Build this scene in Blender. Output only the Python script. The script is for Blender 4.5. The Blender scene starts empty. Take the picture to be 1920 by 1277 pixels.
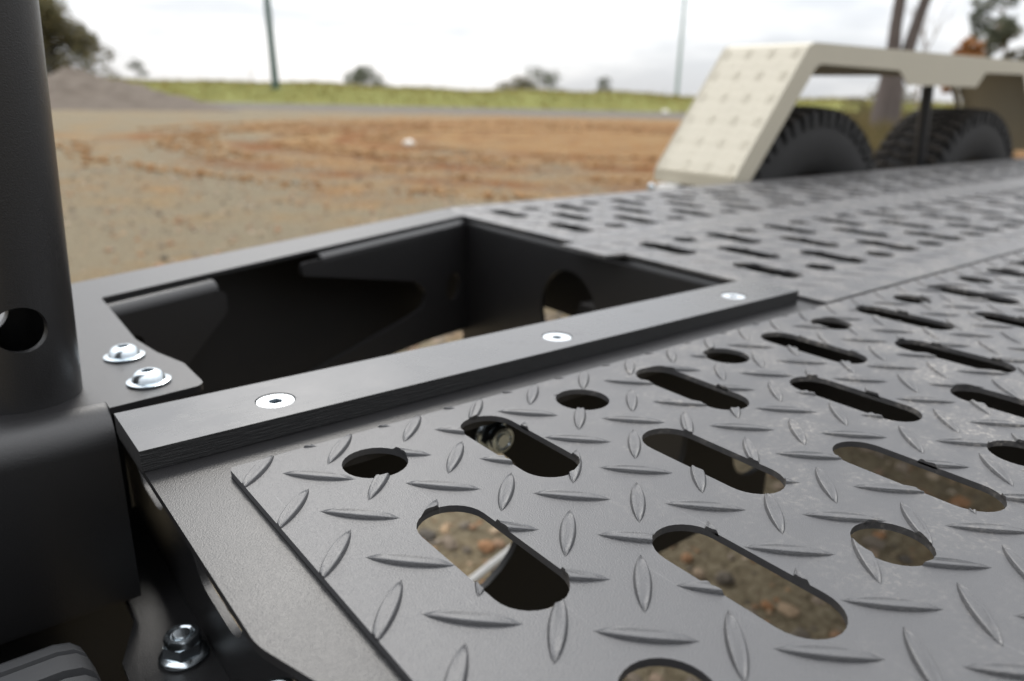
import bpy, bmesh, math, random
from mathutils import Vector, Matrix, noise
from mathutils.geometry import delaunay_2d_cdt

S = bpy.context.scene
COL = S.collection
rnd = random.Random(7)
GZ = -0.670                      # ground level; z = 0 is the top of the trailer deck

# ------------------------------------------------------------------ camera
cam_d = bpy.data.cameras.new('camera')
cam = bpy.data.objects.new('camera', cam_d)
COL.objects.link(cam)
R3 = Matrix(((0.78864674, 0.17679184, -0.58888111),
             (-0.61449901, 0.25883749, -0.74524769),
             (0.0206708, 0.94960402, 0.31276976)))
cam.matrix_world = Matrix.Translation((0, 0, 0.2)) @ R3.to_4x4()
cam_d.sensor_fit = 'HORIZONTAL'
cam_d.sensor_width = 36.0
cam_d.lens = 1408.19 / 1920 * 36
cam_d.clip_start = 0.01
cam_d.clip_end = 6000
cam_d.dof.use_dof = True
cam_d.dof.focus_distance = 0.385
cam_d.dof.aperture_fstop = 5.9
S.camera = cam

# ------------------------------------------------------------------ world: bright overcast
SUN_EL, SUN_AZ = math.radians(40), math.radians(69)     # azimuth measured from +X towards +Y
world = bpy.data.worlds.new('World')
S.world = world
world.use_nodes = True
wn = world.node_tree
wn.nodes.clear()
out = wn.nodes.new('ShaderNodeOutputWorld')
sky = wn.nodes.new('ShaderNodeTexSky')
sky.sky_type = 'NISHITA'
sky.sun_disc = False
sky.sun_elevation = SUN_EL
sky.sun_rotation = math.radians(90) - SUN_AZ
bg1 = wn.nodes.new('ShaderNodeBackground')
bg1.inputs['Strength'].default_value = 0.06
wn.links.new(sky.outputs[0], bg1.inputs['Color'])
tc = wn.nodes.new('ShaderNodeTexCoord')
mp = wn.nodes.new('ShaderNodeMapping')
mp.inputs['Scale'].default_value = (1.0, 1.0, 4.5)
wn.links.new(tc.outputs['Generated'], mp.inputs['Vector'])
nz = wn.nodes.new('ShaderNodeTexNoise')
nz.inputs['Scale'].default_value = 3.4
nz.inputs['Detail'].default_value = 5.0
nz.inputs['Roughness'].default_value = 0.55
wn.links.new(mp.outputs[0], nz.inputs['Vector'])
cr = wn.nodes.new('ShaderNodeValToRGB')
cr.color_ramp.elements[0].position = 0.40
cr.color_ramp.elements[0].color = (0.44, 0.455, 0.48, 1)
cr.color_ramp.elements[1].position = 0.62
cr.color_ramp.elements[1].color = (1.0, 1.0, 1.0, 1)
wn.links.new(nz.outputs['Fac'], cr.inputs['Fac'])
# overcast sky: zenith raised above the standard ratio to make up overall light
sep = wn.nodes.new('ShaderNodeSeparateXYZ')
wn.links.new(tc.outputs['Generated'], sep.inputs[0])
ov = wn.nodes.new('ShaderNodeMath')
ov.operation = 'MULTIPLY_ADD'
ov.use_clamp = False
ov.inputs[1].default_value = 2.0
ov.inputs[2].default_value = 0.66
mx = wn.nodes.new('ShaderNodeMath')
mx.operation = 'MAXIMUM'
mx.inputs[1].default_value = 0.0
wn.links.new(sep.outputs['Z'], mx.inputs[0])
wn.links.new(mx.outputs[0], ov.inputs[0])
vd = wn.nodes.new('ShaderNodeVectorMath')
vd.operation = 'DOT_PRODUCT'
wn.links.new(tc.outputs['Generated'], vd.inputs[0])
vd.inputs[1].default_value = (math.cos(SUN_EL) * math.cos(SUN_AZ), math.cos(SUN_EL) * math.sin(SUN_AZ), math.sin(SUN_EL))
veil = wn.nodes.new('ShaderNodeMapRange')
veil.interpolation_type = 'SMOOTHSTEP'
veil.inputs['From Min'].default_value = -1.0
veil.inputs['From Max'].default_value = 1.0
veil.inputs['To Min'].default_value = 0.48  # sky opposite the sun dimmed further to darken faces towards the camera
veil.inputs['To Max'].default_value = 1.30
wn.links.new(vd.outputs['Value'], veil.inputs['Value'])
ovm = wn.nodes.new('ShaderNodeMath')
ovm.operation = 'MULTIPLY'
wn.links.new(ov.outputs[0], ovm.inputs[0])
wn.links.new(veil.outputs['Result'], ovm.inputs[1])
bg2 = wn.nodes.new('ShaderNodeBackground')
cr.color_ramp.elements[1].color = (0.68, 0.68, 0.685, 1)
wn.links.new(cr.outputs['Color'], bg2.inputs['Color'])
wn.links.new(ovm.outputs[0], bg2.inputs['Strength'])
ms = wn.nodes.new('ShaderNodeMixShader')
ms.inputs['Fac'].default_value = 0.93
wn.links.new(bg1.outputs[0], ms.inputs[1])
wn.links.new(bg2.outputs[0], ms.inputs[2])
wn.links.new(ms.outputs[0], out.inputs['Surface'])

sun_d = bpy.data.lights.new('sun', 'SUN')
sun_d.energy = 0.55
sun_d.angle = math.radians(14)
sun_d.color = (1.0, 0.96, 0.90)
sun = bpy.data.objects.new('sun', sun_d)
COL.objects.link(sun)
sdir = Vector((math.cos(SUN_EL) * math.cos(SUN_AZ), math.cos(SUN_EL) * math.sin(SUN_AZ), math.sin(SUN_EL)))
sun.rotation_euler = sdir.to_track_quat('Z', 'Y').to_euler()
sun.location = (0, 0, 5)

S.view_settings.view_transform = 'Standard'
S.view_settings.look = 'None'
S.view_settings.exposure = 0.93
S.view_settings.gamma = 1.0
S.view_settings.use_curve_mapping = False

# ------------------------------------------------------------------ materials
def N(nt, t, **kw):
    n = nt.nodes.new(t)
    for k, v in kw.items():
        if k in n.inputs:
            n.inputs[k].default_value = v
        else:
            setattr(n, k, v)
    return n

def new_mat(name):
    m = bpy.data.materials.new(name)
    m.use_nodes = True
    nt = m.node_tree
    return m, nt, nt.nodes['Principled BSDF']

def ramp(nt, fac, stops):
    r = nt.nodes.new('ShaderNodeValToRGB')
    e = r.color_ramp.elements
    while len(e) < len(stops):
        e.new(0.5)
    for i, (p, c) in enumerate(stops):
        e[i].position = p
        e[i].color = (*c, 1) if len(c) == 3 else c
    nt.links.new(fac, r.inputs['Fac'])
    return r.outputs['Color']

def noise_tex(nt, vec, scale, detail=3.0, rough=0.5, dist=0.0):
    n = nt.nodes.new('ShaderNodeTexNoise')
    n.inputs['Scale'].default_value = scale
    n.inputs['Detail'].default_value = detail
    n.inputs['Roughness'].default_value = rough
    n.inputs['Distortion'].default_value = dist
    nt.links.new(vec, n.inputs['Vector'])
    return n.outputs['Fac']

def mixc(nt, fac, a, b):
    m = nt.nodes.new('ShaderNodeMix')
    m.data_type = 'RGBA'
    for sock, v in ((m.inputs[0], fac), (m.inputs[6], a), (m.inputs[7], b)):
        if hasattr(v, 'links'):
            nt.links.new(v, sock)
        elif isinstance(v, (int, float)):
            sock.default_value = v
        else:
            sock.default_value = (*v, 1)
    return m.outputs[2]

def math_n(nt, op, a, b=0.0, clamp=False):
    m = nt.nodes.new('ShaderNodeMath')
    m.operation = op
    m.use_clamp = clamp
    for sock, v in ((m.inputs[0], a), (m.inputs[1], b)):
        if hasattr(v, 'links'):
            nt.links.new(v, sock)
        else:
            sock.default_value = v
    return m.outputs[0]

def bump(nt, bsdf, h, strength, dist):
    b = nt.nodes.new('ShaderNodeBump')
    b.inputs['Strength'].default_value = strength
    b.inputs['Distance'].default_value = dist
    nt.links.new(h, b.inputs['Height'])
    nt.links.new(b.outputs[0], bsdf.inputs['Normal'])

def pos_vec(nt):
    return nt.nodes.new('ShaderNodeNewGeometry').outputs['Position']

def powder(name, base, rough, dust=0.0, grain=0.00022, scale=1250.0, spec=0.5):
    m, nt, b = new_mat(name)
    p = pos_vec(nt)
    fine = noise_tex(nt, p, scale, 2.0)
    big = noise_tex(nt, p, 9.0, 4.0, 0.6)
    c = mixc(nt, math_n(nt, 'MULTIPLY', big, 0.35), base, tuple(x * 1.5 for x in base))
    r = math_n(nt, 'MULTIPLY_ADD', big, 0.10)
    r.node.inputs[2].default_value = rough - 0.05
    if dust:
        # fine dry dust: more towards the middle of the deck (worn by loading), speckled
        sx = nt.nodes.new('ShaderNodeSeparateXYZ')
        nt.links.new(p, sx.inputs[0])
        along = math_n(nt, 'MULTIPLY_ADD', sx.outputs['X'], 2.6, True)
        along.node.inputs[2].default_value = -0.55
        sp = noise_tex(nt, p, 260.0, 4.0, 0.7)
        spf = ramp(nt, sp, [(0.50, (0, 0, 0)), (0.72, (1, 1, 1))])
        cl = noise_tex(nt, p, 28.0, 5.0, 0.65)
        clf = ramp(nt, cl, [(0.42, (0, 0, 0)), (0.68, (1, 1, 1))])
        f = math_n(nt, 'MULTIPLY', math_n(nt, 'MULTIPLY', spf, clf), along)
        film = math_n(nt, 'MULTIPLY', math_n(nt, 'MULTIPLY', clf, 0.10), along)
        f = math_n(nt, 'MULTIPLY', math_n(nt, 'ADD', f, film), dust, True)
        c = mixc(nt, f, c, (0.36, 0.33, 0.29))
        # hairline scuffs
        for ang, sc in ((0.35, 0.9), (-0.9, 1.2)):
            mp = N(nt, 'ShaderNodeMapping')
            mp.inputs['Rotation'].default_value = (0, 0, ang)
            mp.inputs['Scale'].default_value = (900 * sc, 9 * sc, 1)
            nt.links.new(p, mp.inputs['Vector'])
            ln = ramp(nt, noise_tex(nt, mp.outputs[0], 1.0, 2.0), [(0.70, (0, 0, 0)), (0.76, (1, 1, 1))])
            ln = math_n(nt, 'MULTIPLY', math_n(nt, 'MULTIPLY', ln, clf), 0.30)
            c = mixc(nt, ln, c, (0.30, 0.30, 0.30))
        r = math_n(nt, 'ADD', r, math_n(nt, 'MULTIPLY', f, 0.3))
    nt.links.new(c, b.inputs['Base Color'])
    nt.links.new(r, b.inputs['Roughness'])
    b.inputs['Specular IOR Level'].default_value = spec
    bump(nt, b, fine, 0.8, grain)
    return m

M = {}
M['deck'] = powder('powder_coat_deck', (0.026, 0.026, 0.028), 0.44, dust=0.95, spec=0.92, grain=0.00034, scale=1250.0)
M['steel'] = powder('powder_coat_black', (0.010, 0.0098, 0.0104), 0.36, spec=0.55)
M['inner'] = powder('powder_coat_inner', (0.010, 0.0098, 0.0102), 0.5, spec=0.3)

def strip_mat():
    m, nt, b = new_mat('black_plastic_strip')
    p = pos_vec(nt)
    mp = N(nt, 'ShaderNodeMapping')
    mp.inputs['Scale'].default_value = (6, 700, 60)
    nt.links.new(p, mp.inputs['Vector'])
    st = noise_tex(nt, mp.outputs[0], 1.0, 3.0, 0.6)
    cl = noise_tex(nt, p, 14.0, 5.0, 0.65)
    nt.links.new(mixc(nt, ramp(nt, cl, [(0.4, (0, 0, 0)), (0.75, (0.6, 0.6, 0.6))]), (0.030, 0.031, 0.033), (0.055, 0.055, 0.057)), b.inputs['Base Color'])
    sm = noise_tex(nt, p, 45.0, 5.0, 0.7)
    r = math_n(nt, 'ADD', math_n(nt, 'MULTIPLY', cl, 0.22), math_n(nt, 'MULTIPLY', ramp(nt, sm, [(0.56, (0, 0, 0)), (0.70, (1, 1, 1))]), 0.10))
    r = math_n(nt, 'ADD', r, 0.17)
    nt.links.new(r, b.inputs['Roughness'])
    b.inputs['Specular IOR Level'].default_value = 0.8
    bump(nt, b, st, 0.35, 0.00012)
    return m
M['strip'] = strip_mat()

def sawn_mat():
    m, nt, b = new_mat('sawn_plastic_edge')
    p = pos_vec(nt)
    mp = N(nt, 'ShaderNodeMapping')
    mp.inputs['Rotation'].default_value = (0, math.radians(38), 0)
    mp.inputs['Scale'].default_value = (60, 60, 900)
    nt.links.new(p, mp.inputs['Vector'])
    st = noise_tex(nt, mp.outputs[0], 1.0, 4.0, 0.6)
    b.inputs['Base Color'].default_value = (0.008, 0.008, 0.0083, 1)
    b.inputs['Roughness'].default_value = 0.5
    bump(nt, b, st, 0.8, 0.0008)
    return m
M['sawn'] = sawn_mat()

def metal(name, col, rough):
    m, nt, b = new_mat(name)
    p = pos_vec(nt)
    n = noise_tex(nt, p, 350.0, 3.0)
    b.inputs['Metallic'].default_value = 1.0
    nt.links.new(mixc(nt, n, col, tuple(x * 0.86 for x in col)), b.inputs['Base Color'])
    r = math_n(nt, 'MULTIPLY_ADD', n, 0.16)
    r.node.inputs[2].default_value = rough
    nt.links.new(r, b.inputs['Roughness'])
    bump(nt, b, n, 0.15, 0.0002)
    return m
M['zinc'] = metal('bright_zinc', (0.60, 0.66, 0.70), 0.15)
M['zinc_dull'] = metal('zinc_plated_flat', (0.66, 0.70, 0.73), 0.34)

M['socket_shade'] = metal('painted_socket_shade', (0.12, 0.15, 0.175), 0.4)  # painted shade: darker metal colour that makes the socket recesses look dark

def plain(name, col, rough, var=0.25, scale=30.0, spec=0.5, bmp=0.0, bd=0.001, stretch=None):
    m, nt, b = new_mat(name)
    v = pos_vec(nt)
    if stretch:
        mp = N(nt, 'ShaderNodeMapping')
        mp.inputs['Scale'].default_value = stretch
        nt.links.new(v, mp.inputs['Vector'])
        v = mp.outputs[0]
    n = noise_tex(nt, v, scale, 4.0, 0.6)
    nt.links.new(mixc(nt, n, tuple(x * (1 - var) for x in col), tuple(min(1, x * (1 + var)) for x in col)), b.inputs['Base Color'])
    b.inputs['Roughness'].default_value = rough
    b.inputs['Specular IOR Level'].default_value = spec
    if bmp:
        bump(nt, b, n, bmp, bd)
    return m
M['beige'] = plain('beige_paint', (0.44, 0.405, 0.32), 0.42, 0.06, 12.0)
M['rubber'] = plain('tyre_rubber', (0.020, 0.0197, 0.0197), 0.72, 0.35, 40.0, 0.35, 0.2)
M['tread'] = plain('dusty_tyre_tread', (0.022, 0.019, 0.016), 0.9, 0.6, 25.0, 0.2, 0.3)
M['small_rubber'] = plain('grey_rubber', (0.034, 0.035, 0.037), 0.75, 0.14, 300.0, 0.3, 0.2, 0.0003)
M['white'] = plain('white_paint', (0.80, 0.80, 0.78), 0.4, 0.05)
M['glass'] = plain('dark_glass', (0.03, 0.035, 0.04), 0.1, 0.1)
M['pole'] = plain('pole_green_paint', (0.040, 0.085, 0.070), 0.6, 0.25, 3.0)
M['pole2'] = plain('pole_grey_paint', (0.26, 0.34, 0.33), 0.6, 0.2, 3.0)
M['bark'] = plain('gum_bark', (0.115, 0.098, 0.090), 0.9, 0.5, 3.0, 0.2, 0.6, 0.02, (4, 4, 0.6))
M['twig'] = plain('twig_bark', (0.26, 0.22, 0.18), 0.9, 0.3, 6.0, 0.2)
M['stone'] = plain('pale_stone', (0.72, 0.69, 0.63), 0.9, 0.15, 12.0, 0.2, 0.5, 0.01)
M['conduit'] = plain('grey_pipe', (0.60, 0.59, 0.56), 0.5, 0.08)

def leaf(name, c1, c2):
    m, nt, b = new_mat(name)
    g = nt.nodes.new('ShaderNodeNewGeometry')
    nt.links.new(mixc(nt, g.outputs['Random Per Island'], c1, c2), b.inputs['Base Color'])
    b.inputs['Roughness'].default_value = 0.7
    b.inputs['Specular IOR Level'].default_value = 0.25
    tr = nt.nodes.new('ShaderNodeBsdfTranslucent')
    nt.links.new(mixc(nt, g.outputs['Random Per Island'], c1, c2), tr.inputs['Color'])
    mxs = nt.nodes.new('ShaderNodeMixShader')
    mxs.inputs[0].default_value = 0.3
    o = nt.nodes['Material Output']
    nt.links.new(b.outputs[0], mxs.inputs[1])
    nt.links.new(tr.outputs[0], mxs.inputs[2])
    nt.links.new(mxs.outputs[0], o.inputs['Surface'])
    return m
M['leaf_olive'] = leaf('olive_leaves', (0.055, 0.060, 0.022), (0.17, 0.135, 0.060))
M['leaf_grey'] = leaf('grey_green_leaves', (0.07, 0.085, 0.055), (0.16, 0.165, 0.11))
M['leaf_rust'] = leaf('rust_leaves', (0.40, 0.15, 0.04), (0.30, 0.18, 0.07))
M['grass'] = leaf('verge_grass', (0.15, 0.148, 0.034), (0.33, 0.262, 0.095))
M['grass_dark'] = leaf('scrub_grass', (0.085, 0.075, 0.03), (0.19, 0.145, 0.065))

FW = Vector((0.62, 0.785, 0)).normalized()      # horizontal heading of the camera
RT = Vector((FW.y, -FW.x, 0))

def ground_mat():
    m, nt, b = new_mat('gravel_and_clay')
    p = pos_vec(nt)
    def lin(v, off=0.0):
        d = nt.nodes.new('ShaderNodeVectorMath')
        d.operation = 'DOT_PRODUCT'
        nt.links.new(p, d.inputs[0])
        d.inputs[1].default_value = v
        return d.outputs['Value']
    fwd, rgt = lin(tuple(FW)), lin(tuple(RT))
    wob = noise_tex(nt, p, 0.35, 5.0, 0.6)
    wob2 = noise_tex(nt, p, 1.6, 5.0, 0.65)
    # clay apron: a worn ellipse
    e1 = math_n(nt, 'DIVIDE', math_n(nt, 'SUBTRACT', fwd, 19.0), 14.0)
    e2 = math_n(nt, 'DIVIDE', math_n(nt, 'SUBTRACT', rgt, 3.2), 11.5)
    r = math_n(nt, 'SQRT', math_n(nt, 'ADD', math_n(nt, 'MULTIPLY', e1, e1), math_n(nt, 'MULTIPLY', e2, e2)))
    edge = math_n(nt, 'ADD', math_n(nt, 'SUBTRACT', 1.05, r), math_n(nt, 'MULTIPLY', math_n(nt, 'SUBTRACT', wob, 0.5), 1.4))
    edge = math_n(nt, 'ADD', edge, math_n(nt, 'MULTIPLY', math_n(nt, 'SUBTRACT', wob2, 0.5), 1.1))
    clay = ramp(nt, edge, [(0.02, (0, 0, 0)), (0.34, (1, 1, 1))])
    # wheel tracks curving through the clay
    trk_v, rad = math_vec(nt, p, FW, RT)
    trk = noise_tex(nt, trk_v, 1.0, 4.0, 0.55, 0.6)
    wobr = noise_tex(nt, p, 0.45, 3.0, 0.5)
    rr = math_n(nt, 'ADD', rad, math_n(nt, 'MULTIPLY', wobr, 2.4))
    wave = math_n(nt, 'MULTIPLY_ADD', math_n(nt, 'SINE', math_n(nt, 'MULTIPLY', rr, 3.6)), 0.5)
    wave.node.inputs[2].default_value = 0.5
    keep = ramp(nt, math_n(nt, 'MULTIPLY', rad, 0.1), [(0.30, (0, 0, 0)), (0.42, (1, 1, 1)), (0.80, (1, 1, 1)), (0.95, (0, 0, 0))])
    brk = ramp(nt, noise_tex(nt, p, 0.7, 5.0, 0.65), [(0.32, (0, 0, 0)), (0.50, (1, 1, 1))])
    rut = math_n(nt, 'MULTIPLY', math_n(nt, 'MULTIPLY', ramp(nt, wave, [(0.62, (0, 0, 0)), (0.88, (1, 1, 1))]), keep), brk)
    clay_c = ramp(nt, trk, [(0.34, (0.130, 0.053, 0.015)), (0.46, (0.198, 0.090, 0.026)), (0.56, (0.240, 0.128, 0.043)), (0.72, (0.215, 0.147, 0.073))])
    rough_n = noise_tex(nt, p, 3.2, 6.0, 0.7)
    clay_c = mixc(nt, ramp(nt, rough_n, [(0.40, (0, 0, 0)), (0.62, (0.8, 0.8, 0.8))]), clay_c, (0.232, 0.158, 0.079))
    col_rut = math_n(nt, 'MULTIPLY', rut, 0.95)
    clay_c = mixc(nt, col_rut, clay_c, (0.153, 0.059, 0.015))
    grain = noise_tex(nt, p, 55.0, 4.0, 0.7)
    patch = noise_tex(nt, p, 0.8, 6.0, 0.72)
    grv = ramp(nt, grain, [(0.30, (0.079, 0.063, 0.040)), (0.50, (0.181, 0.149, 0.096)), (0.70, (0.266, 0.227, 0.157))])
    tan = ramp(nt, grain, [(0.30, (0.119, 0.065, 0.022)), (0.50, (0.235, 0.144, 0.057)), (0.72, (0.305, 0.210, 0.099))])
    base = mixc(nt, ramp(nt, patch, [(0.50, (0, 0, 0)), (0.72, (0.85, 0.85, 0.85))]), grv, tan)
    col = mixc(nt, clay, base, clay_c)
    # grey gravel road beyond
    far = ramp(nt, math_n(nt, 'MULTIPLY', fwd, 0.02), [(0.62, (0, 0, 0)), (0.68, (1, 1, 1))])
    road = ramp(nt, wob2, [(0.3, (0.100, 0.090, 0.080)), (0.7, (0.160, 0.142, 0.122))])
    col = mixc(nt, far, col, road)
    vfar = ramp(nt, math_n(nt, 'MULTIPLY', fwd, 0.004), [(0.235, (0, 0, 0)), (0.25, (1, 1, 1))])
    col = mixc(nt, vfar, col, (0.19, 0.18, 0.07))
    nt.links.new(col, b.inputs['Base Color'])
    b.inputs['Roughness'].default_value = 0.95
    b.inputs['Specular IOR Level'].default_value = 0.15
    hgt = math_n(nt, 'SUBTRACT', grain, math_n(nt, 'MULTIPLY', rut, 1.5))
    bump(nt, b, hgt, 0.8, 0.03)
    return m

def math_vec(nt, p, fw, rt):
    """ground coordinates bent round a turning circle, stretched along the tracks"""
    sub = nt.nodes.new('ShaderNodeVectorMath')
    sub.operation = 'SUBTRACT'
    nt.links.new(p, sub.inputs[0])
    c = fw * 15.5 + rt * 1.2
    sub.inputs[1].default_value = (c.x, c.y, 0)
    ln = nt.nodes.new('ShaderNodeVectorMath')
    ln.operation = 'LENGTH'
    nt.links.new(sub.outputs[0], ln.inputs[0])
    sx = nt.nodes.new('ShaderNodeSeparateXYZ')
    nt.links.new(sub.outputs[0], sx.inputs[0])
    at = nt.nodes.new('ShaderNodeMath')
    at.operation = 'ARCTAN2'
    nt.links.new(sx.outputs['Y'], at.inputs[0])
    nt.links.new(sx.outputs['X'], at.inputs[1])
    cb = nt.nodes.new('ShaderNodeCombineXYZ')
    nt.links.new(math_n(nt, 'MULTIPLY', ln.outputs['Value'], 1.7), cb.inputs['X'])
    nt.links.new(math_n(nt, 'MULTIPLY', at.outputs[0], 1.3), cb.inputs['Y'])
    return cb.outputs[0], ln.outputs['Value']
M['ground'] = ground_mat()

def stones_mat(name, stops):
    m, nt, b = new_mat(name)
    g = nt.nodes.new('ShaderNodeNewGeometry')
    nt.links.new(ramp(nt, g.outputs['Random Per Island'], stops), b.inputs['Base Color'])
    b.inputs['Roughness'].default_value = 0.92
    b.inputs['Specular IOR Level'].default_value = 0.2
    return m
M['pebble'] = stones_mat('mixed_pebbles', [(0.0, (0.067, 0.060, 0.051)), (0.25, (0.187, 0.156, 0.121)), (0.45, (0.280, 0.150, 0.075)),
                                         (0.65, (0.241, 0.200, 0.155)), (0.85, (0.347, 0.238, 0.138)), (1.0, (0.413, 0.351, 0.270))])
M['clod'] = stones_mat('clay_clods', [(0.0, (0.17, 0.085, 0.034)), (0.5, (0.26, 0.145, 0.062)), (1.0, (0.30, 0.21, 0.12))])
M['heap'] = plain('crushed_rock', (0.120, 0.099, 0.080), 0.95, 0.3, 2.2, 0.15, 0.8, 0.05)

# ------------------------------------------------------------------ object helpers
def link(name, me, mat, parent=None, smooth=None):
    o = bpy.data.objects.new(name, me)
    COL.objects.link(o)
    if mat is not None and not me.materials:
        for mm in (mat if isinstance(mat, (list, tuple)) else [mat]):
            me.materials.append(mm)
    if smooth is not None:
        me.shade_smooth()
        if smooth < 180:
            me.set_sharp_from_angle(angle=math.radians(smooth))
    if parent is not None:
        o.parent = parent
        if parent.type == 'EMPTY':
            o.matrix_parent_inverse = Matrix.LocRotScale(parent.location, parent.rotation_euler, None).inverted()
    return o

def tag(o, label=None, cat=None, group=None, kind=None):
    if label: o['label'] = label
    if cat: o['category'] = cat
    if group: o['group'] = group
    if kind: o['kind'] = kind
    return o

def empty(name, loc):
    e = bpy.data.objects.new(name, None)
    COL.objects.link(e)
    e.location = loc
    return e

class MB:
    def __init__(s):
        s.v, s.f = [], []
    def add(s, vs, fs):
        k = len(s.v)
        s.v += [tuple(v) for v in vs]
        s.f += [tuple(i + k for i in f) for f in fs]
        return s
    def box(s, x0, x1, y0, y1, z0, z1):
        v = [(x, y, z) for z in (z0, z1) for y in (y0, y1) for x in (x0, x1)]
        return s.add(v, [(0, 2, 3, 1), (4, 5, 7, 6), (0, 1, 5, 4), (1, 3, 7, 5), (3, 2, 6, 7), (2, 0, 4, 6)])
    def tube(s, pts, radii, seg=10, cap=True):
        pts = [Vector(p) for p in pts]
        vs, fs = [], []
        up = Vector((0.123, 0.31, 0.94))
        for i, p in enumerate(pts):
            d = (pts[min(i + 1, len(pts) - 1)] - pts[max(i - 1, 0)]).normalized()
            a = d.cross(up)
            if a.length < 1e-3:
                a = d.cross(Vector((1, 0, 0)))
            a.normalize()
            b = d.cross(a)
            for k in range(seg):
                t = 2 * math.pi * k / seg
                vs.append(p + (a * math.cos(t) + b * math.sin(t)) * radii[i])
        for i in range(len(pts) - 1):
            for k in range(seg):
                k2 = (k + 1) % seg
                fs.append((i * seg + k, i * seg + k2, (i + 1) * seg + k2, (i + 1) * seg + k))
        if cap:
            fs.append(tuple(reversed(range(seg))))
            fs.append(tuple(range((len(pts) - 1) * seg, len(pts) * seg)))
        return s.add(vs, fs)
    def lathe(s, prof, org, axis, seg=32, close=False):
        """prof: (radius, height along axis)"""
        ax = Vector(axis).normalized()
        a = ax.orthogonal().normalized()
        b = ax.cross(a)
        org = Vector(org)
        vs, fs = [], []
        for r, h in prof:
            for k in range(seg):
                t = 2 * math.pi * k / seg
                vs.append(org + ax * h + (a * math.cos(t) + b * math.sin(t)) * r)
        n = len(prof)
        rng = n if close else n - 1
        for i in range(rng):
            j = (i + 1) % n
            for k in range(seg):
                k2 = (k + 1) % seg
                fs.append((i * seg + k, i * seg + k2, j * seg + k2, j * seg + k))
        if not close:
            fs.append(tuple(reversed(range(seg))))
            fs.append(tuple(range((n - 1) * seg, n * seg)))
        return s.add(vs, fs)
    def mesh(s, name):
        me = bpy.data.meshes.new(name)
        me.from_pydata(s.v, [], s.f)
        me.update()
        bm = bmesh.new()
        bm.from_mesh(me)
        bmesh.ops.recalc_face_normals(bm, faces=bm.faces)
        bm.to_mesh(me)
        bm.free()
        return me
    def build(s, name, mat, parent=None, smooth=None):
        return link(name, s.mesh(name), mat, parent, smooth)

def circle(cx, cy, r, n=28, ry=None):
    ry = r if ry is None else ry
    return [(cx + r * math.cos(2 * math.pi * k / n), cy + ry * math.sin(2 * math.pi * k / n)) for k in range(n)]

def slot(cx, cy, length, w, n=14):
    """obround along v"""
    r, h = w / 2, length / 2 - w / 2
    p = [(cx + r * math.cos(math.pi * k / n), cy + h + r * math.sin(math.pi * k / n)) for k in range(n + 1)]
    p += [(cx + r * math.cos(math.pi + math.pi * k / n), cy - h + r * math.sin(math.pi + math.pi * k / n)) for k in range(n + 1)]
    return p

def rounded(poly, radii, n=6):
    """polygon with rounded corners"""
    res = []
    L = len(poly)
    for i in range(L):
        p = Vector(poly[i]); a = Vector(poly[i - 1]); b = Vector(poly[(i + 1) % L])
        r = radii[i] if isinstance(radii, (list, tuple)) else radii
        if r <= 0:
            res.append(tuple(p)); continue
        da, db = (a - p).normalized(), (b - p).normalized()
        ang = da.angle(db)
        t = min(r / math.tan(ang / 2), 0.45 * (a - p).length, 0.45 * (b - p).length)
        p0, p1 = p + da * t, p + db * t
        for k in range(n + 1):
            u = k / n
            q = p0 * (1 - u) ** 2 + p * 2 * u * (1 - u) + p1 * u * u
            res.append((q.x, q.y))
    return res

def inside(pt, poly):
    x, y = pt
    c = False
    j = len(poly) - 1
    for i in range(len(poly)):
        xi, yi = poly[i]; xj, yj = poly[j]
        if (yi > y) != (yj > y) and x < (xj - xi) * (y - yi) / (yj - yi) + xi:
            c = not c
        j = i
    return c

def sheet_mesh(name, outer, holes, thick, org=(0, 0, 0), u=(1, 0, 0), v=(0, 1, 0)):
    """flat sheet with holes; front face in the plane (org,u,v), its back `thick` behind it"""
    u, v, org = Vector(u), Vector(v), Vector(org)
    n = u.cross(v).normalized()
    loops = [list(outer)] + [list(h) for h in holes]
    co, ed = [], []
    for lp in loops:
        k = len(co)
        co += [Vector(p) for p in lp]
        ed += [(k + i, k + (i + 1) % len(lp)) for i in range(len(lp))]
    vv, ee, ff, ov_, oe_, of_ = delaunay_2d_cdt(co, ed, [], 0, 1e-7)
    boxes = [(min(p[0] for p in h), max(p[0] for p in h), min(p[1] for p in h), max(p[1] for p in h)) for h in loops[1:]]
    tris = []
    for f in ff:
        cx = sum(vv[i].x for i in f) / len(f); cy = sum(vv[i].y for i in f) / len(f)
        if not inside((cx, cy), loops[0]):
            continue
        bad = False
        for h, bb in zip(loops[1:], boxes):
            if bb[0] <= cx <= bb[1] and bb[2] <= cy <= bb[3] and inside((cx, cy), h):
                bad = True
                break
        if not bad:
            tris.append(f)
    nv = len(vv)
    P = lambda q, d: org + u * q.x + v * q.y - n * d
    verts = [P(q, 0) for q in vv] + [P(q, thick) for q in vv]
    def ccw(f):
        a, b, c = vv[f[0]], vv[f[1]], vv[f[2]]
        return f if (b - a).cross(c - a) > 0 else tuple(reversed(f))
    tris = [ccw(f) for f in tris]
    faces = [tuple(f) for f in tris] + [tuple(i + nv for i in reversed(f)) for f in tris]
    cnt = {}
    for f in tris:
        for i in range(len(f)):
            a, b = f[i], f[(i + 1) % len(f)]
            cnt[(a, b)] = 1
    for (a, b) in cnt:
        if (b, a) not in cnt:
            faces.append((b, a, a + nv, b + nv))
    me = bpy.data.meshes.new(name)
    me.from_pydata([tuple(p) for p in verts], [], faces)
    me.update()
    return me

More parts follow.
